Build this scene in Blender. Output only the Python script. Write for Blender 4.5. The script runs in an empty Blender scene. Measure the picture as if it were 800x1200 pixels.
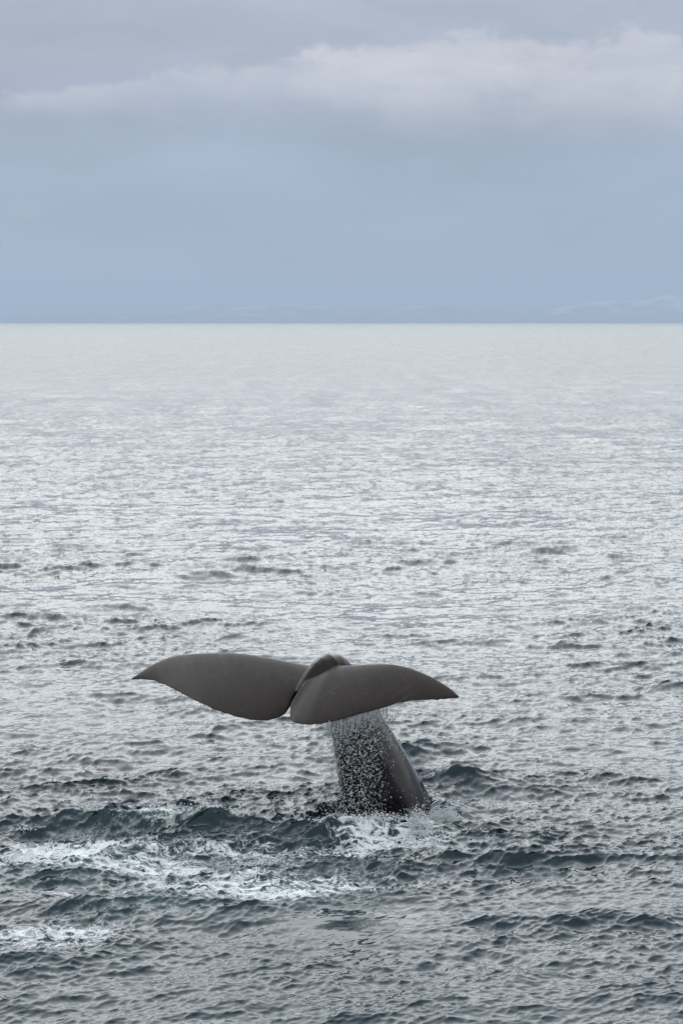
import bpy, bmesh, math, random
import numpy as np
from mathutils import Vector, Matrix, noise as mnoise

R = math.radians
scene = bpy.context.scene
COL = scene.collection
rng = np.random.default_rng(7)
random.seed(7)

# ------------------------------------------------------------------ camera
CAM_H = 6.1                       # eye height on a whale-watching boat
FPX = 2333.0                      # 70 mm lens, portrait, in photo pixels (800 x 1200)
HORIZON = 378.0
PITCH = math.atan((600 - HORIZON) / FPX)
cd = bpy.data.cameras.new('camera')
cd.sensor_fit = 'VERTICAL'
cd.sensor_height = 36.0
cd.sensor_width = 24.0
cd.lens = FPX / 1200 * 36
cd.clip_start = 0.5
cd.clip_end = 200000
cam = bpy.data.objects.new('camera', cd)
COL.objects.link(cam)
cam.location = (0, 0, CAM_H)
cam.rotation_euler = (math.pi / 2 - PITCH, 0, 0)
scene.camera = cam
scene.render.resolution_x, scene.render.resolution_y = 682, 1024

# ------------------------------------------------------------------ node helper
class NT:
    def __init__(self, tree):
        self.t = tree; tree.nodes.clear()
    def n(self, typ, **kw):
        nd = self.t.nodes.new(typ)
        for k, v in kw.items(): setattr(nd, k, v)
        return nd
    def link(self, a, b): self.t.links.new(a, b)
    def put(self, sock, v):
        if isinstance(v, bpy.types.NodeSocket): self.link(v, sock)
        elif v is not None: sock.default_value = v
    def m(self, op, a, b=None, c=None, clamp=False):
        nd = self.n('ShaderNodeMath', operation=op, use_clamp=clamp)
        for i, v in enumerate((a, b, c)):
            if v is not None: self.put(nd.inputs[i], v)
        return nd.outputs[0]
    def vm(self, op, a, b=None, scale=None):
        nd = self.n('ShaderNodeVectorMath', operation=op)
        self.put(nd.inputs[0], a)
        if b is not None: self.put(nd.inputs[1], b)
        if scale is not None: self.put(nd.inputs['Scale'], scale)
        return nd.outputs['Value'] if op in ('LENGTH', 'DOT_PRODUCT') else nd.outputs[0]
    def noise(self, vec, scale, detail=3, rough=0.55, dist=0.0, color=False, dims='3D'):
        nd = self.n('ShaderNodeTexNoise', noise_dimensions=dims)
        self.put(nd.inputs['Vector'], vec)
        nd.inputs['Scale'].default_value = scale
        nd.inputs['Detail'].default_value = detail
        nd.inputs['Roughness'].default_value = rough
        nd.inputs['Distortion'].default_value = dist
        return nd.outputs['Color'] if color else nd.outputs['Fac']
    def step(self, v, lo, hi):
        nd = self.n('ShaderNodeMapRange', interpolation_type='SMOOTHSTEP')
        self.put(nd.inputs['Value'], v); self.put(nd.inputs['From Min'], lo); self.put(nd.inputs['From Max'], hi)
        return nd.outputs[0]
    def lin(self, v, lo, hi, a, b):
        nd = self.n('ShaderNodeMapRange')
        for k, x in zip(('Value', 'From Min', 'From Max', 'To Min', 'To Max'), (v, lo, hi, a, b)): self.put(nd.inputs[k], x)
        return nd.outputs[0]
    def mix(self, f, a, b):
        nd = self.n('ShaderNodeMix', data_type='RGBA')
        self.put(nd.inputs[0], f); self.put(nd.inputs[6], a); self.put(nd.inputs[7], b)
        return nd.outputs[2]
    def ramp(self, f, stops, interp='B_SPLINE'):
        nd = self.n('ShaderNodeValToRGB'); cr = nd.color_ramp; cr.interpolation = interp
        while len(cr.elements) < len(stops): cr.elements.new(0.5)
        for e, (p, c) in zip(cr.elements, stops):
            e.position = p; e.color = (*c, 1)
        self.put(nd.inputs[0], f)
        return nd.outputs[0]
    def comb(self, x, y, z):
        nd = self.n('ShaderNodeCombineXYZ')
        for i, v in enumerate((x, y, z)): self.put(nd.inputs[i], v)
        return nd.outputs[0]
    def sep(self, v):
        nd = self.n('ShaderNodeSeparateXYZ'); self.put(nd.inputs[0], v); return nd.outputs
    def attr(self, name):
        return self.n('ShaderNodeAttribute', attribute_name=name).outputs['Fac']

# ------------------------------------------------------------------ sky (world)
SUN_EL, SUN_AZ = R(38), R(-12)    # azimuth from +Y towards +X : high, ahead of the boat, behind the cloud deck
world = bpy.data.worlds.new('World'); scene.world = world; world.use_nodes = True
w = NT(world.node_tree)
out = w.n('ShaderNodeOutputWorld')
bg = w.n('ShaderNodeBackground'); bg.inputs['Strength'].default_value = 0.1
w.link(bg.outputs[0], out.inputs[0])
sky = w.n('ShaderNodeTexSky', sky_type='NISHITA'); sky.sun_disc = False
sky.sun_elevation = SUN_EL; sky.sun_rotation = SUN_AZ
sky.air_density = 1.0; sky.dust_density = 2.0; sky.ozone_density = 1.0
gen = w.n('ShaderNodeTexCoord').outputs['Generated']
d = w.vm('NORMALIZE', gen)
dx, dy, dz = w.sep(d)
el = w.m('MAXIMUM', dz, 0.0)
# grey-blue cloud bank over the horizon, lighter deck above it (values x10 for strength 0.1)
SK = 10.0
def sc_(c, k=SK): return tuple(x * k for x in c)
deck = w.ramp(w.m('POWER', el, 0.5), [
    (0.00, sc_((.300, .385, .520))), (0.20, sc_((.300, .375, .510))), (0.30, sc_((.305, .370, .500))), (0.36, sc_((.365, .410, .515))),
    (0.40, sc_((.425, .458, .545))), (0.435, sc_((1.68, 1.74, 1.76))), (0.52, sc_((2.52, 2.61, 2.64))),
    (0.80, sc_((1.88, 2.00, 2.10))), (1.00, sc_((1.30, 1.40, 1.54)))], 'LINEAR')
# the cloud deck glows broadly towards the hidden sun
toward = w.m('MAXIMUM', w.vm('DOT_PRODUCT', d, (math.sin(SUN_AZ) * math.cos(SUN_EL), math.cos(SUN_AZ) * math.cos(SUN_EL), math.sin(SUN_EL))), 0.0)
glow = w.m('ADD', 0.62, w.m('MULTIPLY', w.m('POWER', toward, 3.0), 0.95))
deck = w.vm('SCALE', deck, scale=w.m('ADD', 1.0, w.m('MULTIPLY', w.m('SUBTRACT', glow, 1.0), w.step(el, 0.12, 0.4))))
# layered streaks: clouds flatten towards the horizon
vec = w.comb(w.m('MULTIPLY', dx, 1.0), w.m('MULTIPLY', dy, 1.0), w.m('MULTIPLY', dz, 3.2))
n1 = w.noise(vec, 7.0, 5, 0.55, 0.3)
n2 = w.noise(w.vm('ADD', vec, (3.1, 1.7, 0.4)), 22.0, 5, 0.6, 0.4)
mod = w.m('ADD', w.lin(n1, 0.25, 0.75, 0.76, 1.24), w.lin(n2, 0.25, 0.75, -0.05, 0.05))
deck = w.vm('SCALE', deck, scale=mod)
# long pale cloud roll that rises to the right, a few degrees up
az = w.m('ARCTAN2', dx, dy)
warp = w.noise(w.comb(w.m('MULTIPLY', az, 1.0), 0.3, w.m('MULTIPLY', dz, 1.8)), 24.0, 7, 0.60, 0.5)
warp2 = w.noise(w.comb(az, 4.3, w.m('MULTIPLY', dz, 1.6)), 9.0, 4, 0.55)
wv = w.m('MULTIPLY', w.m('SUBTRACT', warp, 0.5), 0.060)
wv2 = w.m('MULTIPLY', w.m('SUBTRACT', warp2, 0.5), 0.05)
top = w.m('ADD', w.ramp(w.lin(az, -0.35, 0.35, 0, 1), [
    (0.0, (.100,) * 3), (0.26, (.112,) * 3), (0.40, (.128,) * 3), (0.52, (.138,) * 3), (0.66, (.143,) * 3), (1.0, (.140,) * 3)], 'EASE'), wv)
bot = w.m('ADD', w.ramp(w.lin(az, -0.35, 0.35, 0, 1), [
    (0.0, (.098,) * 3), (0.26, (.103,) * 3), (0.42, (.110,) * 3), (0.56, (.096,) * 3), (0.76, (.097,) * 3), (1.0, (.100,) * 3)], 'EASE'), wv2)
edge_top = w.m('SUBTRACT', 1.0, w.step(dz, w.m('SUBTRACT', top, 0.009), w.m('ADD', top, 0.001)))
edge_bot = w.step(dz, w.m('SUBTRACT', bot, 0.010), w.m('ADD', bot, w.lin(az, -0.17, 0.1, 0.012, 0.030)))
body = w.lin(w.noise(w.comb(az, 7.7, w.m('MULTIPLY', dz, 2.5)), 17.0, 6, 0.62, 0.5), 0.3, 0.7, 0.30, 1.05)
front = w.step(dy, 0.5, 0.8)
roll = w.m('MULTIPLY', w.m('MULTIPLY', w.m('MULTIPLY', edge_top, edge_bot), body), front)
roll_w = w.lin(az, -0.2, 0.10, 0.85, 1.0)
cloudcol = w.mix(w.m('MULTIPLY', roll, roll_w), deck, (7.3, 6.95, 7.35, 1))
# small pale puff low on the left
px_ = w.m('DIVIDE', w.m('SUBTRACT', az, -0.157), 0.011); py_ = w.m('DIVIDE', w.m('SUBTRACT', dz, 0.055), 0.006)
puff = w.m('SUBTRACT', 1.0, w.step(w.m('ADD', w.m('ADD', w.m('MULTIPLY', px_, px_), w.m('MULTIPLY', py_, py_)), w.m('MULTIPLY', n2, 1.2)), 0.2, 2.2))
cloudcol = w.mix(w.m('MULTIPLY', w.m('MULTIPLY', puff, 0.35), front), cloudcol, (4.3, 4.8, 5.7, 1))
final = w.mix(0.93, sky.outputs[0], cloudcol)
w.link(final, bg.inputs['Color'])

sl = bpy.data.lights.new('sun', 'SUN'); sl.energy = 0.6; sl.angle = R(80); sl.color = (1.0, 0.97, 0.93)
so = bpy.data.objects.new('sun', sl); COL.objects.link(so)
sd = Vector((math.sin(SUN_AZ) * math.cos(SUN_EL), math.cos(SUN_AZ) * math.cos(SUN_EL), math.sin(SUN_EL)))
so.rotation_euler = sd.to_track_quat('Z', 'Y').to_euler(); so.location = (0, 0, 60)

vs = scene.view_settings
vs.view_transform = 'Standard'; vs.look = 'None'; vs.gamma = 1.0; vs.exposure = 0.0; vs.use_curve_mapping = False
scene.cycles.max_bounces = 6
scene.cycles.volume_bounces = 0
scene.cycles.use_denoising = True

# ------------------------------------------------------------------ photo pixel -> direction -> point
CP, SP = math.cos(PITCH), math.sin(PITCH)
def ray(px, py):
    u = (px - 400) / FPX; v = -(py - 600) / FPX
    return np.array([u, CP + v * SP, -SP + v * CP])
def on_water(px, py, z=0.0):
    r = ray(px, py); t = (z - CAM_H) / r[2]
    return np.array([0, 0, CAM_H]) + r * t
def at_depth(px, py, Y):
    r = ray(px, py); return np.array([0, 0, CAM_H]) + r * (Y / r[1])

def material(name):
    m = bpy.data.materials.new(name); m.use_nodes = True
    return m, NT(m.node_tree)
def mesh_obj(name, verts, faces, mat, smooth=True):
    me = bpy.data.meshes.new(name)
    me.from_pydata([tuple(v) for v in verts], [], faces)
    if smooth: me.polygons.foreach_set('use_smooth', np.ones(len(me.polygons), bool))
    me.update()
    o = bpy.data.objects.new(name, me); COL.objects.link(o)
    if mat: me.materials.append(mat)
    return o

# ------------------------------------------------------------------ the sea: wave fields
def wave_tile(L, N, lmin, lmax, wind, power, spread, rms, seed, chop):
    g = np.random.default_rng(seed)
    k = 2 * np.pi * np.fft.fftfreq(N, L / N)
    kx, ky = np.meshgrid(k, k, indexing='xy')
    kk = np.hypot(kx, ky); kk[0, 0] = 1
    amp = kk ** (-power)
    lo, hi = 2 * np.pi / lmax, 2 * np.pi / lmin
    amp *= 1 / (1 + np.exp(-(kk - lo) / (0.12 * lo))) * 1 / (1 + np.exp((kk - hi) / (0.12 * hi)))
    c = (kx * math.cos(wind) + ky * math.sin(wind)) / kk
    amp *= (np.abs(c) ** spread) * 0.93 + 0.07
    amp[0, 0] = 0
    H = amp * (g.normal(size=(N, N)) + 1j * g.normal(size=(N, N)))
    h = np.fft.ifft2(H).real
    s = rms / h.std()
    Dx = np.fft.ifft2(1j * kx / kk * H).real * s * chop
    Dy = np.fft.ifft2(1j * ky / kk * H).real * s * chop
    return L, N, np.stack([h * s, Dx, Dy], -1).astype(np.float32)
def sample(tile, x, y, rot, off=(0, 0)):
    L, N, T = tile
    c, s = math.cos(rot), math.sin(rot)
    u = ((x * c + y * s + off[0]) / L * N) % N; v = ((-x * s + y * c + off[1]) / L * N) % N
    i = np.floor(u).astype(np.int32); j = np.floor(v).astype(np.int32)
    fu = (u - i)[..., None].astype(np.float32); fv = (v - j)[..., None].astype(np.float32)
    i %= N; j %= N; i1 = (i + 1) % N; j1 = (j + 1) % N
    o = (T[j, i] * (1 - fu) + T[j, i1] * fu) * (1 - fv) + (T[j1, i] * (1 - fu) + T[j1, i1] * fu) * fv
    dxw = o[..., 1] * c - o[..., 2] * s; dyw = o[..., 1] * s + o[..., 2] * c
    return o[..., 0], dxw, dyw

WIND = R(-78)
T_long = wave_tile(61.0, 512, 2.6, 22.0, WIND, 2.0, 3.0, 0.038, 11, 0.8)
T_mid = wave_tile(23.0, 1024, 0.60, 3.2, WIND, 2.0, 2.8, 0.026, 12, 1.2)
T_mid2 = wave_tile(17.3, 1024, 0.25, 1.3, WIND, 1.8, 2.2, 0.0088, 13, 1.2)
T_fine = wave_tile(5.3, 1024, 0.05, 0.50, WIND, 1.55, 1.4, 0.0072, 14, 1.2)
T_gust = wave_tile(97.0, 512, 2.5, 28.0, 0.3, 1.6, 0.2, 1.0, 15, 0)

# sheet: rings round the boat, dense where the picture looks, coarse elsewhere
dth = [0.0]
a, stp = 0.0, R(0.033)
while a < math.pi:
    if a > R(11.5): stp = min(stp * 1.07, R(4))
    a += stp
    dth.append(min(a, math.pi))
th = np.array(sorted(set([-x for x in dth[1:-1]] + dth)))          # -pi..pi, closed by wrap
P = np.arange(1010.0, 3.0, -0.80)
rr = np.concatenate([[1.0, 3.0, 6.0, 9.0, 11.5], CAM_H * FPX / P, [5600, 7200, 10000, 15000, 24000, 42000]])
NR, NC = len(rr), len(th)
RR, TH = np.meshgrid(rr, th, indexing='ij')
X = RR * np.sin(TH); Y = RR * np.cos(TH)
sp_col = np.gradient(th)[None, :] * RR
def fade(lam): return np.clip(1.6 - sp_col * 2.2 / lam, 0, 1)

hg, _, _ = sample(T_gust, X, Y, 0.2)
gust = np.clip(1.05 + 0.34 * hg * np.clip(1.3 - RR / 120, .4, 1), 0.4, 1.8)
def blob(px, py, lx, ly, tn=0.0):
    c0 = on_water(px, py)
    ux = (X - c0[0]) * math.cos(tn) + (Y - c0[1]) * math.sin(tn); uy = -(X - c0[0]) * math.sin(tn) + (Y - c0[1]) * math.cos(tn)
    return np.exp(-((ux / lx) ** 2 + (uy / ly) ** 2) ** 1.3)
calm = 1 - 0.72 * blob(430, 1085, .85, 1.0) - 0.5 * blob(680, 1060, 1.7, .6) - 0.4 * blob(320, 1085, 1.2, .5)
Z = np.zeros_like(X); DX = np.zeros_like(X); DY = np.zeros_like(X)
far = np.clip((RR - 900) / 2500, 0, 1)
for tile, rot, lam, k in ((T_long, 0.0, 6.0, 1.0), (T_mid, 0.16, 1.4, gust * calm), (T_mid2, -0.22, 0.9, gust * calm * (1 + .8 * np.clip((RR - 30) / 50, 0, 1))), (T_fine, 0.33, 0.35, gust * calm * np.clip(1.3 - RR / 400, 0.0, 1))):
    h, ax, ay = sample(tile, X, Y, rot)
    f = fade(lam) * k * (1 - far)
    Z += h * f; DX += ax * f; DY += ay * f

# single waves, wakes and humps the whale pushed up: (px, py, half-length across m, half-depth m, height m, turn)
HUMPS = [
    (556, 918, 0.5, 0.26, 0.15, 0.25), (512, 940, 0.30, 0.26, 0.15, 0.2), (476, 958, 0.30, 0.20, 0.20, 0.35), (600, 926, 0.6, 0.3, 0.07, 0.1),
    (140, 960, 1.0, 0.38, 0.17, 0.12), (310, 978, 1.2, 0.42, 0.20, -0.15), (215, 968, 1.0, .5, .10, 0), (340, 985, 1.0, 0.30, 0.12, -0.1), (110, 958, 0.7, 0.30, 0.10, 0.1),
    (20, 968, 0.55, 0.28, 0.17, 0.0), (235, 998, 1.4, 0.25, -0.06, 0.0),
    (550, 1012, 1.3, 0.24, 0.10, 0.1), (640, 1040, 0.9, 0.30, 0.10, 0.0), (400, 990, 0.6, 0.25, 0.10, 0.2),
    (300, 1028, 0.35, 0.16, 0.09, 0.0), (130, 1072, 1.0, 0.3, 0.09, -0.1), (120, 1160, 0.9, 0.25, 0.09, 0.1),
    (655, 643, 1.3, 0.55, 0.17, 0.05), (715, 650, 1.1, 0.5, 0.14, -0.04), (790, 728, 1.2, 0.6, 0.16, 0.0), (548, 655, 0.35, 0.3, 0.09, 0.0),
    (530, 628, 0.7, 0.5, 0.10, 0.0), (420, 612, 0.5, 0.8, 0.13, 0.0), (20, 598, 1.0, 0.8, 0.18, 0.0), (100, 742, 0.8, 0.5, 0.12, 0.0),
]
_w, WX, WY = sample(wave_tile(19.0, 256, 0.8, 5.0, 0.0, 1.6, 0.2, 1.0, 21, 1.0), X, Y, 0.4)
for (px, py, lx, ly, hh, tn) in HUMPS:
    c0 = on_water(px, py)
    ux = (X - c0[0]) * math.cos(tn) + (Y - c0[1]) * math.sin(tn); uy = -(X - c0[0]) * math.sin(tn) + (Y - c0[1]) * math.cos(tn)
    kw = 1.0 if py > 800 else 0.3
    ux = ux + WX * 0.22 * lx * kw; uy = uy + WY * 0.55 * ly * kw
    Z += 0.62 * hh * np.exp(-(ux / lx) ** 2) * np.exp(-(uy / ly) ** 2) * (1 + 0.5 * WX * kw)

foot = on_water(447, 950)
foam = np.zeros_like(X)
for (px, py, lx, ly, s) in ((60, 1004, 1.4, 1.0, .88), (190, 1018, 1.2, 0.6, .9), (310, 1040, 1.35, 0.9, 1.0), (400, 1040, .6, .6, .8),
                            (75, 1097, 1.1, 0.6, .92), (0, 1112, .5, .3, .6), (455, 990, 1.0, .7, .95), (515, 955, .5, .5, 1.0), (400, 1005, .9, .35, .8), (195, 960, .9, .34, 1.15), (440, 968, .35, .3, .8), (250, 1002, 2.0, .45, .72), (240, 1035, 1.6, .5, .8), (110, 1045, 1.2, .4, .6), (470, 1030, .8, .4, .6),
                            (510, 945, .45, .4, .75), (540, 1000, .5, .3, .45), (20, 1050, .6, .3, .4), (350, 1000, 1.0, .3, .55)):
    foam = np.maximum(foam, s * blob(px, py, lx, ly))
churn = np.zeros_like(X)
for (px, py, lx, ly, s) in ((250, 970, 2.0, .55, 1.0), (390, 965, 1.2, .9, 1.0), (120, 960, 1.0, .4, .9), (470, 970, .8, .8, .9), (300, 935, 1.3, .9, .5), (250, 1058, .7, .3, .5), (130, 1072, .9, .25, .5)):
    churn = np.maximum(churn, s * blob(px, py, lx, ly))
aer = np.zeros_like(X)
for (px, py, lx, ly, s) in ((290, 1040, 1.3, .6, 1.0), (100, 1015, 1.3, .8, .6), (250, 966, 1.3, .4, .8), (460, 975, .8, .6, .5), (200, 1065, 1.0, .4, .4)):
    aer = np.maximum(aer, s * blob(px, py, lx, ly))
# churned water is lumpier
h, ax, ay = sample(T_fine, X, Y, -0.3, (1.3, 2.2)); h2, _, _ = sample(T_mid2, X * 1.9, Y * 1.9, 0.5, (3.0, 4.0))
lump = np.maximum(churn, foam * 0.7) * fade(0.3)
Z += lump * (h * 1.6 + h2 * 1.1)
# water drawn up round the tail stock
rf = np.hypot(X - foot[0], Y - foot[1]); Z += 0.03 * np.exp(-((rf - 0.80) / 0.22) ** 2)
slick = 0.7 * blob(430, 1085, .85, 1.0) + 0.75 * blob(690, 1062, 1.6, .7) + 0.6 * blob(330, 1085, 1.3, .5)
ripple = (0.22 + np.clip((RR - 22) / 75, 0, 1) * 1.1) * (1 - np.clip(slick, 0, .8))

V = np.stack([X + DX, Y + DY, Z], -1).reshape(-1, 3).astype(np.float32)
idx = np.arange(NR * NC).reshape(NR, NC)
nxt = np.roll(idx, -1, axis=1)
Q = np.stack([idx[:-1], idx[1:], nxt[1:], nxt[:-1]], -1).reshape(-1, 4)
# th runs -pi..pi clockwise seen from above -> orient up
Q = Q[:, :]
me = bpy.data.meshes.new('sea')
nv, nf = len(V) + 1, len(Q)
centre = len(V)
V = np.vstack([V, [[0, 0, 0]]]).astype(np.float32)
tri = np.stack([np.full(NC, centre), idx[0], nxt[0]], -1)
me.vertices.add(nv); me.vertices.foreach_set('co', V.ravel())
loops = np.concatenate([Q.ravel(), tri.ravel()]).astype(np.int32)
me.loops.add(len(loops)); me.loops.foreach_set('vertex_index', loops)
me.polygons.add(nf + NC)
ls = np.concatenate([np.arange(nf) * 4, nf * 4 + np.arange(NC) * 3]).astype(np.int32)
me.polygons.foreach_set('loop_start', ls)
me.polygons.foreach_set('use_smooth', np.ones(nf + NC, bool))
me.update(calc_edges=True)
if me.polygons[nf // 2].normal.z < 0: me.flip_normals()
for nm, arr in (('foam', foam), ('churn', churn), ('aer', aer), ('ripple', ripple), ('lod', np.clip((RR - 40) / 200, 0, 1) ** .8)):
    at = me.attributes.new(nm, 'FLOAT', 'POINT')
    at.data.foreach_set('value', np.append(arr.ravel(), 0).astype(np.float32))
sea = bpy.data.objects.new('sea', me); COL.objects.link(sea)
sea['kind'] = 'structure'

m, s = material('sea_water')
o = s.n('ShaderNodeOutputMaterial'); b = s.n('ShaderNodeBsdfPrincipled'); s.link(b.outputs[0], o.inputs[0])
geo = s.n('ShaderNodeNewGeometry'); pos = geo.outputs['Position']; N0 = geo.outputs['Normal']
flat = s.vm('MULTIPLY', pos, (1, 1, 0.3))
paws = s.noise(s.vm('MULTIPLY', flat, (.16, .035, 0)), 1.0, 4, .6, .3)
rip = s.m('MULTIPLY', s.attr('ripple'), s.lin(s.m('MULTIPLY', s.m('SUBTRACT', paws, .5), s.attr('lod')), -.14, .14, .2, 1.8)); chn = s.attr('churn'); fm = s.attr('foam'); ae = s.attr('aer')
c1 = s.vm('SUBTRACT', s.noise(flat, 16.0, 2, .55, .2, True), (.5, .5, .5))
c2 = s.vm('SUBTRACT', s.noise(s.vm('MULTIPLY', flat, (.75, 1, 1)), 4.2, 2, .55, .3, True), (.5, .5, .5))
c3 = s.vm('SUBTRACT', s.noise(flat, 32.0, 2, .6, 0, True), (.5, .5, .5))
sl_ = s.vm('ADD', s.vm('SCALE', c1, scale=s.m('MULTIPLY', rip, 0.50)), s.vm('SCALE', c2, scale=s.m('MULTIPLY', rip, 0.55)))
sl_ = s.vm('ADD', sl_, s.vm('SCALE', c3, scale=s.m('ADD', s.m('MULTIPLY', chn, 1.5), 0.05)))
c4 = s.vm('SUBTRACT', s.noise(s.vm('MULTIPLY', flat, (.45, .10, 0)), 1.0, 4, .65, .2, True), (.5, .5, .5))
sl_ = s.vm('ADD', sl_, s.vm('SCALE', c4, scale=s.m('MULTIPLY', s.attr('lod'), .55)))
sl_ = s.vm('MULTIPLY', sl_, (1, 1, 0))
nrm = s.vm('NORMALIZE', s.vm('ADD', N0, sl_))
# lacy foam
wob = s.vm('SUBTRACT', s.noise(flat, 1.6, 3, .6, 0, True), (.5, .5, .5))
fv = s.vm('ADD', s.vm('MULTIPLY', flat, (.50, 1, 0)), s.vm('SCALE', wob, scale=0.55))
nA = s.noise(s.vm('MULTIPLY', fv, (.7, 1, 1)), 2.0, 7, .62)
rA = s.m('SUBTRACT', 1.0, s.m('MULTIPLY', s.m('ABSOLUTE', s.m('SUBTRACT', nA, 0.5)), 8.5), clamp=True)
nB = s.noise(fv, 5.5, 6, .62)
rB = s.m('SUBTRACT', 1.0, s.m('MULTIPLY', s.m('ABSOLUTE', s.m('SUBTRACT', nB, 0.5)), 9.0), clamp=True)
nC = s.noise(fv, 0.9, 4, .6)
nD = s.noise(fv, 13.0, 5, .62)
rD = s.m('SUBTRACT', 1.0, s.m('MULTIPLY', s.m('ABSOLUTE', s.m('SUBTRACT', nD, 0.5)), 9.0), clamp=True)
net = s.m('MAXIMUM', rA, s.m('MULTIPLY', rB, .92))
lace = s.m('ADD', s.m('MULTIPLY', net, 0.56), s.m('ADD', s.m('MULTIPLY', rD, 0.16), s.m('MULTIPLY', nC, 0.42)))
thr = s.m('SUBTRACT', 1.18, s.m('MULTIPLY', fm, 0.58))
fmask = s.step(lace, s.m('SUBTRACT', thr, 0.11), s.m('ADD', thr, 0.13))
bub = s.lin(s.noise(flat, 60.0, 3, .7), .3, .7, .55, 1.0)
fmask = s.m('MULTIPLY', fmask, bub, clamp=True)
deep = s.mix(s.m('MULTIPLY', ae, s.lin(nC, .35, .65, .3, 1.0)), (.005, .018, .026, 1), (.050, .098, .102, 1))
col = s.mix(fmask, deep, (.72, .74, .75, 1))
s.link(col, b.inputs['Base Color'])
s.link(s.m('MAXIMUM', s.lin(fmask, 0, 1, 0.10, 0.75), s.lin(s.attr('lod'), 0, 1, 0.09, 0.31)), b.inputs['Roughness'])
b.inputs['IOR'].default_value = 1.34
s.link(nrm, b.inputs['Normal'])
me.materials.append(m)

# ------------------------------------------------------------------ far mountains, snow streaked
def fbm(x, y, seed, octs=6):
    v = 0; a_ = 1; f = 1
    for k in range(octs):
        v += a_ * (1 - abs(mnoise.noise(Vector((x * f + seed, y * f - seed, seed * 1.7))) * 2)); a_ *= .5; f *= 2.05
    return v / 1.97
nx_, ny_ = 420, 46
mv = []; mf = []
PEAK = ((-26, 200), (-15, 180), (-6.0, 90), (-4.3, 150), (-2.2, 330), (0.2, 430), (1.6, 400), (3.0, 230), (4.6, 470), (6.2, 640), (8.5, 600), (14, 420), (26, 350))
pkx = np.array([p[0] for p in PEAK]); pkh = np.array([p[1] for p in PEAK])
for j in range(ny_):
    for i in range(nx_):
        x = -26 + 52 * i / (nx_ - 1); v = j / (ny_ - 1); y = 31 + 8 * v
        env = math.sin(math.pi * v) ** 0.8
        h = np.interp(x, pkx, pkh) * env * (0.35 + 0.85 * max(0, fbm(x * .55, y * .55, 3.3)))
        mv.append((x * 1000, y * 1000, h * 0.92 - 6))
for j in range(ny_ - 1):
    for i in range(nx_ - 1):
        a0 = j * nx_ + i; mf.append((a0, a0 + 1, a0 + nx_ + 1, a0 + nx_))
m, s = material('mountain_rock')
o = s.n('ShaderNodeOutputMaterial'); b = s.n('ShaderNodeBsdfPrincipled'); s.link(b.outputs[0], o.inputs[0])
geo = s.n('ShaderNodeNewGeometry'); pos = geo.outputs['Position']; pz = s.sep(pos)[2]
nn = s.noise(s.vm('MULTIPLY', pos, (.0016, .0016, .0008)), 1.0, 6, .62)
snow = s.step(s.m('ADD', s.m('DIVIDE', pz, 450.0), s.m('MULTIPLY', s.m('SUBTRACT', nn, .5), 4.0)), .5, .95)
s.link(s.mix(snow, (.09, .095, .10, 1), (.80, .82, .84, 1)), b.inputs['Base Color']); b.inputs['Roughness'].default_value = .9
mts = mesh_obj('mountains', mv, mf, m); mts['kind'] = 'structure'

# ------------------------------------------------------------------ sperm whale: raised tail
YAW, DROOP = R(20), R(30)
ax_a = np.array([-math.sin(YAW) * math.cos(DROOP), -math.cos(YAW) * math.cos(DROOP), -math.sin(DROOP)])   # root -> trailing edge
ax_s = np.array([math.cos(YAW), -math.sin(YAW), 0.0])                                                     # towards the right fluke tip
ax_n = np.cross(ax_s, -ax_a); ax_n /= np.linalg.norm(ax_n)
if ax_n[2] < 0: ax_n = -ax_n
ORG = at_depth(358, 803, 24.35)
CAMP = np.array([0, 0, CAM_H])
def bend(u, right):        # lobes arch a little and their tips sink
    t = abs(u) / 2.0
    return (0.10 * math.sin(min(t, 1) * math.pi * .9) - 0.10 * t * t) * (1.0 if right else 0.8)
def to_fluke(px, py, right, lift):
    r = ray(px, py); hh = 0
    for _ in range(12):
        t = np.dot(ORG + ax_n * hh - CAMP, ax_n) / np.dot(r, ax_n)
        p = CAMP + r * t
        u = np.dot(p - ORG, ax_s)
        hh = bend(u, right) + lift
    return p
def resample(pts, n):
    pts = np.array(pts, float)
    # Catmull-Rom through the points, then even spacing
    ext = np.vstack([2 * pts[0] - pts[1], pts, 2 * pts[-1] - pts[-2]])
    o = []
    for i in range(1, len(ext) - 2):
        p0, p1, p2, p3 = ext[i - 1:i + 3]
        for t in np.linspace(0, 1, 16, endpoint=False):
            o.append(.5 * (2 * p1 + (p2 - p0) * t + (2 * p0 - 5 * p1 + 4 * p2 - p3) * t * t + (3 * p1 - p0 - 3 * p2 + p3) * t ** 3))
    o.append(pts[-1]); o = np.array(o)
    dd = np.r_[0, np.cumsum(np.linalg.norm(np.diff(o, axis=0), axis=1))]
    q = np.linspace(0, dd[-1], n)
    return np.stack([np.interp(q, dd, o[:, k]) for k in range(o.shape[1])], -1)

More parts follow.
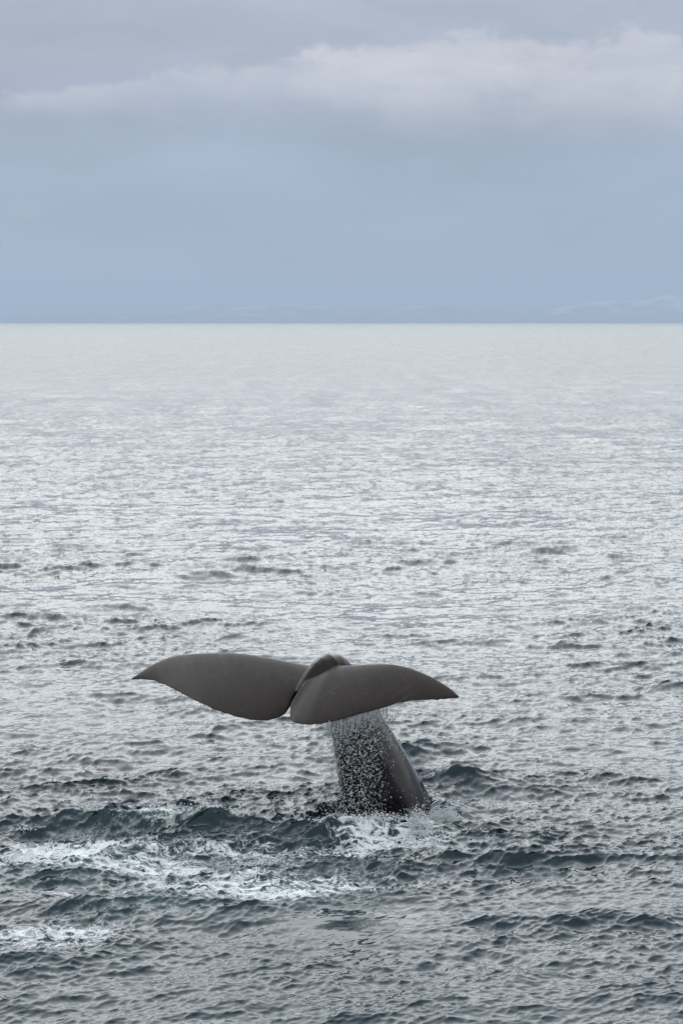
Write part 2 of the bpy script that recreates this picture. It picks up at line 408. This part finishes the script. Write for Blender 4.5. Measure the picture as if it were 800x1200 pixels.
L_lead = [(372, 782), (355, 779), (335, 775), (310, 770), (285, 766), (258, 765), (228, 766), (203, 769), (182, 777), (166, 787), (154, 795.5)]
L_trail = [(341, 822), (338.5, 829), (333, 837.5), (322, 843), (308, 845), (288, 843), (268, 838), (246, 830), (225, 820), (205, 809.5), (190, 802), (177, 797.5), (165, 796.5), (154, 796.5)]
R_lead = [(374, 786), (392, 781), (412, 780), (432, 778.5), (455, 778), (474, 781), (492, 787), (509, 795), (524, 804), (533, 811), (538, 816.5)]
R_trail = [(340, 826), (339.5, 838), (342.5, 846), (353, 849.5), (370, 849.5), (388, 846.5), (408, 841), (430, 835), (450, 829.5), (468, 824), (486, 821.5), (505, 820.5), (522, 819.5), (537.5, 818)]
def lobe(lead, trail, right):
    lift = 0.03 if right else -0.02
    n, M = 64, 26
    Lp = np.array([to_fluke(x, y, right, lift) for x, y in resample(lead, n)])
    Tp = np.array([to_fluke(x, y, right, lift) for x, y in resample(trail, n)])
    for i in range(4, n - 3):                                     # small nicks and waves along the trailing edge
        k = mnoise.noise(Vector((i * .45, 5.5 if right else 9.1, 0))) + .6 * mnoise.noise(Vector((i * 1.3, 2.0, 7.0 if right else 3.0)))
        Tp[i] += ax_a * 0.012 * k
    vs_, fs = [], []
    for i in range(n):
        t = i / (n - 1)
        tau = 0.020 + 0.115 * (1 - t) ** 1.4                      # half thickness
        for j in range(2 * M):                                    # round the section
            ph = 2 * math.pi * j / (2 * M)
            c = .5 - .5 * math.cos(ph)                             # 0 lead, 1 trail
            prof = 1.9 * math.sqrt(max(c, 0)) * (1 - c) ** 0.85 + 0.16 * math.sqrt(max(0, c * (1 - c))) * 2
            hgt = tau * prof * (1 if ph < math.pi else -1) * .62
            q = Lp[i] * (1 - c) + Tp[i] * c
            vs_.append(q + ax_n * hgt)
    W = 2 * M
    for i in range(n - 1):
        for j in range(W):
            fs.append((i * W + j, i * W + (j + 1) % W, (i + 1) * W + (j + 1) % W, (i + 1) * W + j))
    fs.append(tuple(range(W - 1, -1, -1))); fs.append(tuple((n - 1) * W + j for j in range(W)))
    return vs_, fs
def loft(secs, nseg=48, expo=2.0):
    """secs: (centre, lateral axis, other axis, lateral radius, + radius, - radius)"""
    vs_, fs = [], []
    for (c, la, oa, ra, rp, rm) in secs:
        for j in range(nseg):
            ph = 2 * math.pi * j / nseg; cc, ss = math.cos(ph), math.sin(ph)
            e = 2 / expo
            xa = math.copysign(abs(cc) ** e, cc); ya = math.copysign(abs(ss) ** e, ss)
            vs_.append(c + la * ra * xa + oa * (rp if ya > 0 else rm) * ya)
    n = len(secs)
    for i in range(n - 1):
        for j in range(nseg):
            fs.append((i * nseg + j, i * nseg + (j + 1) % nseg, (i + 1) * nseg + (j + 1) % nseg, (i + 1) * nseg + j))
    fs.append(tuple(range(nseg - 1, -1, -1))); fs.append(tuple((n - 1) * nseg + j for j in range(nseg)))
    return vs_, fs
# tail stock: (px, py, depth, lateral half width m, dorsal r, ventral r, twist)
ST = [(520, 1085, 25.6, .96, .95, 1.0, -28), (482, 1020, 25.25, .72, .85, .92, -28), (455, 950, 25.0, .565, .66, .76, -28), (437, 900, 24.92, .465, .54, .60, -26),
      (418, 850, 24.88, .345, .43, .45, -20), (405, 817, 24.85, .285, .31, .36, -8), (396, 797, 24.76, .245, .19, .30, 8), (386, 787, 24.60, .235, .135, .24, 18), (373, 791, 24.46, .17, .11, .18, 20), (360, 802, 24.32, .11, .09, .10, 20), (350, 814, 24.2, .065, .065, .06, 20)]
cen = resample([list(at_depth(p[0], p[1], p[2])) for p in ST], 60)
kk_ = np.array([list(at_depth(p[0], p[1], p[2])) for p in ST])
dk = np.r_[0, np.cumsum(np.linalg.norm(np.diff(kk_, axis=0), axis=1))]; dc = np.linspace(0, dk[-1], 60)
par = [np.interp(dc, dk, [p[k] for p in ST]) for k in (3, 4, 5, 6)]
secs = []
for i in range(60):
    t = cen[min(i + 1, 59)] - cen[max(i - 1, 0)]; t /= np.linalg.norm(t)
    yw = R(par[3][i]); la = np.array([math.cos(yw), -math.sin(yw), 0.0]); la -= t * np.dot(la, t); la /= np.linalg.norm(la)
    oa = np.cross(la, t); 
    secs.append((cen[i], la, oa, par[0][i], par[1][i], par[2][i]))
bm_v, bm_f = [], []
for vv, ff in (lobe(L_lead, L_trail, False), lobe(R_lead, R_trail, True), loft(secs, 56, 1.75)):
    o0 = len(bm_v); bm_v += list(vv); bm_f += [tuple(i + o0 for i in f) for f in ff]
tmp = bpy.data.meshes.new('tmp'); tmp.from_pydata([tuple(v) for v in bm_v], [], bm_f)
bmx = bmesh.new(); bmx.from_mesh(tmp)
# make every closed shell face outwards
bmesh.ops.recalc_face_normals(bmx, faces=bmx.faces); bmx.to_mesh(tmp); bmx.free()
whale = bpy.data.objects.new('sperm_whale', tmp); COL.objects.link(whale)
rm = whale.modifiers.new('r', 'REMESH'); rm.mode = 'VOXEL'; rm.voxel_size = 0.008; rm.use_smooth_shade = True
smm = whale.modifiers.new('s', 'SMOOTH'); smm.factor = .5; smm.iterations = 14
dg = bpy.context.evaluated_depsgraph_get()
wm = bpy.data.meshes.new_from_object(whale.evaluated_get(dg))
whale.modifiers.clear(); whale.data = wm; wm.name = 'sperm_whale'
wm.polygons.foreach_set('use_smooth', np.ones(len(wm.polygons), bool))
whale['label'] = 'dark grey-brown sperm whale tail with broad flukes raised above the sea, dripping'
whale['category'] = 'whale'
m, s = material('wet_whale_skin')
o = s.n('ShaderNodeOutputMaterial'); b = s.n('ShaderNodeBsdfPrincipled'); s.link(b.outputs[0], o.inputs[0])
pos = s.n('ShaderNodeNewGeometry').outputs['Position']
f_s = s.vm('DOT_PRODUCT', pos, tuple(ax_s)); f_a = s.vm('DOT_PRODUCT', pos, tuple(ax_a)); f_n = s.vm('DOT_PRODUCT', pos, tuple(ax_n))
strk = s.comb(s.m('ADD', f_s, s.m('MULTIPLY', f_a, -.6)), s.m('MULTIPLY', f_a, .18), s.m('MULTIPLY', f_n, .5))
g1 = s.noise(strk, 14.0, 5, .6, .3); g2 = s.noise(pos, 3.0, 5, .6); g3 = s.noise(pos, 70.0, 3, .6)
tone = s.m('ADD', s.m('MULTIPLY', g1, .42), s.m('MULTIPLY', g2, .58))
s.link(s.ramp(tone, [(.30, (.0085, .0048, .0038)), (.5, (.0150, .0094, .0077)), (.70, (.027, .0180, .0152))], 'EASE'), b.inputs['Base Color'])
wet0 = s.step(s.sep(pos)[2], 1.35, 1.0)
# pale scratches in two directions and small pale marks
def scratch(k1, k2, sc, seed):
    q = s.comb(s.m('ADD', f_s, s.m('MULTIPLY', f_a, k1)), s.m('ADD', s.m('MULTIPLY', f_a, .12), s.m('MULTIPLY', f_s, k2)), seed)
    n = s.m('ABSOLUTE', s.m('SUBTRACT', s.noise(q, sc, 1, .5), .5))
    return s.m('MULTIPLY', s.m('SUBTRACT', 1.0, s.step(n, .002, .012)), s.step(s.noise(pos, 2.3, 3, .6), .50, .66))
scr = s.m('MAXIMUM', scratch(-.9, .02, 9.0, 2.0), scratch(.7, -.02, 7.0, 5.0))
spot = s.m('SUBTRACT', 1.0, s.step(s.noise(pos, 26.0, 1, .5), .24, .29))
base_ = b.inputs['Base Color'].links[0].from_socket
mk = s.m('ADD', s.m('MULTIPLY', scr, .11), s.m('MULTIPLY', spot, .18), clamp=True)
base_ = s.vm('SCALE', base_, scale=s.lin(wet0, 0, 1, 1.0, .6))
s.link(s.mix(mk, base_, (.13, .11, .10, 1)), b.inputs['Base Color'])
wet = s.step(s.sep(pos)[2], 1.35, 1.0)
c_s = float(np.dot(at_depth(384, 785, 24.6), ax_s))
wet = s.m('MAXIMUM', wet, s.m('MULTIPLY', s.step(s.m('ABSOLUTE', s.m('SUBTRACT', f_s, c_s)), .17, .05), .6))
s.link(s.m('SUBTRACT', s.lin(s.noise(strk, 6.0, 4, .6), .3, .7, .28, .46), s.m('MULTIPLY', wet, .28)), b.inputs['Roughness'])
b.inputs['IOR'].default_value = 1.36
s.link(s.lin(wet, 0, 1, .22, .5), b.inputs['Specular IOR Level'])
bp = s.n('ShaderNodeBump'); bp.inputs['Strength'].default_value = .5; bp.inputs['Distance'].default_value = .006
s.link(s.m('ADD', s.m('MULTIPLY', g1, .8), s.m('MULTIPLY', g3, .25)), bp.inputs['Height']); s.link(bp.outputs[0], b.inputs['Normal'])
wm.materials.clear(); wm.materials.append(m)

# ------------------------------------------------------------------ dripping water and splashes
ico = bmesh.new(); bmesh.ops.create_icosphere(ico, subdivisions=2, radius=1.0)
IV = np.array([v.co[:] for v in ico.verts]); IF = np.array([[v.index for v in f.verts] for f in ico.faces]); ico.free()
ico = bmesh.new(); bmesh.ops.create_icosphere(ico, subdivisions=1, radius=1.0)
IV1 = np.array([v.co[:] for v in ico.verts]); IF1 = np.array([[v.index for v in f.verts] for f in ico.faces]); ico.free()
def balls(name, C, S, mat, low=False):
    iv, if_ = (IV1, IF1) if low else (IV, IF)
    C = np.asarray(C); S = np.asarray(S)
    Vv = (iv[None] * S[:, None, :] + C[:, None, :]).reshape(-1, 3)
    Ff = (if_[None] + (np.arange(len(C)) * len(iv))[:, None, None]).reshape(-1, 3)
    o_ = mesh_obj(name, Vv, [tuple(f) for f in Ff.tolist()], mat); o_['kind'] = 'stuff'
    return o_
m, s = material('water_drop')
o = s.n('ShaderNodeOutputMaterial'); b = s.n('ShaderNodeBsdfPrincipled'); s.link(b.outputs[0], o.inputs[0])
b.inputs['Base Color'].default_value = (.6, .62, .63, 1); b.inputs['Roughness'].default_value = .12; b.inputs['IOR'].default_value = 1.333
b.inputs['Transmission Weight'].default_value = .45
drop_mat = m
m, s = material('white_water')
o = s.n('ShaderNodeOutputMaterial'); mx = s.n('ShaderNodeMixShader'); mx.inputs[0].default_value = .45
df = s.n('ShaderNodeBsdfPrincipled'); df.inputs['Base Color'].default_value = (.80, .82, .83, 1); df.inputs['Roughness'].default_value = .4
tl = s.n('ShaderNodeBsdfTranslucent'); tl.inputs['Color'].default_value = (.80, .82, .83, 1)
s.link(df.outputs[0], mx.inputs[1]); s.link(tl.outputs[0], mx.inputs[2]); s.link(mx.outputs[0], o.inputs[0])
white_mat = m

Rt = np.array([to_fluke(x, y, True, .03) for x, y in resample(R_trail, 200)])
Lt = np.array([to_fluke(x, y, False, -.02) for x, y in resample(L_trail, 200)])
C, S = [], []
def px_of(p):
    q = p - CAMP; f = q[1] * CP - q[2] * SP
    return 400 + FPX * q[0] / f
def fall(edge, lo, hi, n, rmin, rmax, spread, zmin=-.05, bias=1.0, hang=True):
    sel = [p for p in edge if lo <= px_of(p) <= hi]
    k = 0
    while k < n:
        p = sel[rng.integers(len(sel))].copy()
        z = zmin + (p[2] - zmin) * rng.random() ** bias
        fallen = p[2] - z
        p += np.array([rng.normal() * (.015 + .05 * fallen), rng.normal() * (.02 + spread * fallen), 0]); p[2] = z - .01
        r = math.exp(rng.uniform(math.log(rmin), math.log(rmax)))
        C.append(p); S.append((r * rng.uniform(.8, 1.1), r * rng.uniform(.8, 1.1), r * rng.uniform(.8, 1.5) * (1 + (2.0 if fallen < .2 else 0) * rng.random() ** 2))); k += 1
fall(Rt, 380, 443, 2300, .0024, .0095, .16, bias=.95)
fall(Rt, 385, 455, 2200, .0014, .0045, .12, bias=1.2)
fall(Rt, 385, 470, 800, .0025, .007, .12, zmin=.75, bias=.5)
fall(Rt, 345, 385, 160, .0016, .004, .12)
fall(Lt, 195, 335, 420, .0014, .0038, .10, bias=.7)
fall(Rt, 470, 520, 40, .0014, .003, .10)
balls('water_drops', C, S, drop_mat)
# drops running down the skin of the tail stock, right flank
# thin strings hanging from the trailing edges
sv, sf = [], []
def string(p, ln, r):
    n = 6; base = len(sv)
    off = rng.normal(size=2) * .012
    for i in range(n):
        t = i / (n - 1); q = p + np.array([off[0] * t, off[1] * t, -ln * t]); rr_ = r * (1 - .6 * t) * rng.uniform(.6, 1.4)
        for j in range(5):
            a_ = 2 * math.pi * j / 5; sv.append((q[0] + rr_ * math.cos(a_), q[1] + rr_ * math.sin(a_), q[2]))
    for i in range(n - 1):
        for j in range(5): sf.append((base + i * 5 + j, base + i * 5 + (j + 1) % 5, base + (i + 1) * 5 + (j + 1) % 5, base + (i + 1) * 5 + j))
for edge, lo, hi, n, l0, l1 in ((Rt, 382, 458, 270, .03, .22), (Rt, 345, 385, 20, .03, .15), (Lt, 200, 335, 16, .02, .12), (Lt, 150, 205, 3, .02, .05)):
    sel = [p for p in edge if lo <= px_of(p) <= hi]
    for _ in range(n):
        p = sel[rng.integers(len(sel))] + np.array([rng.normal() * .01, abs(rng.normal()) * .05, .0])
        string(p, rng.uniform(l0, l1), rng.uniform(.0010, .0030))
o_ = mesh_obj('dripping_water_strings', sv, sf, drop_mat); o_['kind'] = 'stuff'
# splashes thrown up at the waterline: (px, py, spread across, height, count)
C, S = [], []
for (px, py, sx, sz, n) in ((510, 950, .09, .11, 2600), (526, 950, .08, .09, 1800), (505, 950, .16, .05, 500), (489, 986, .09, .11, 2200), (497, 990, .09, .06, 900), (470, 994, .25, .03, 350), (400, 975, .10, .05, 500), (415, 985, .2, .03, 400), (438, 979, .16, .035, 600), (290, 1010, .12, .06, 150),
                            (325, 1012, .12, .06, 150), (200, 963, .45, .07, 500), (255, 965, .35, .05, 250), (25, 975, .08, .05, 80), (410, 1000, .5, .04, 300)):
    c0 = on_water(px, py)
    z0 = float(Z[np.unravel_index(np.argmin((X - c0[0]) ** 2 + (Y - c0[1]) ** 2), X.shape)])
    jets = [(rng.normal() * sx * .9, rng.normal() * sx * .5, rng.uniform(.35, 1.0), rng.normal() * .5, rng.uniform(.25, .6)) for _ in range(9)]
    for _ in range(n):
        jx, jy, jh, lean, wd = jets[rng.integers(9)]
        q = rng.normal(size=2); hgt = sz * jh * abs(rng.normal()) * 1.1
        r = math.exp(rng.uniform(math.log(.003), math.log(.011))) * (1.0 if hgt < sz * .7 else .55)
        C.append((c0[0] + jx + q[0] * sx * wd + lean * hgt, c0[1] + jy + q[1] * sx * .5 * wd, z0 + hgt)); S.append((r * 1.3, r, r))
balls('splash_spray', C, S, white_mat, True)

# ------------------------------------------------------------------ haze over the sea
X0, Y0, Y1, ZB, ZT = 46000, -46000, 46000, -4.0, 640.0
hv = [(sx * X0, y, z) for z in (ZB, ZT) for y in (Y0, Y1) for sx in (-1, 1)]
hf = [(0, 2, 3, 1), (4, 5, 7, 6), (0, 1, 5, 4), (2, 6, 7, 3), (0, 4, 6, 2), (1, 3, 7, 5)]
m, s = material('haze_air')
o = s.n('ShaderNodeOutputMaterial'); pv = s.n('ShaderNodeVolumePrincipled')
pv.inputs['Color'].default_value = (.572, .685, .838, 1); pv.inputs['Density'].default_value = 9.5e-5; pv.inputs['Anisotropy'].default_value = 0.0
s.link(pv.outputs[0], o.inputs['Volume'])
hz = mesh_obj('haze', hv, hf, m, False); hz['kind'] = 'stuff'
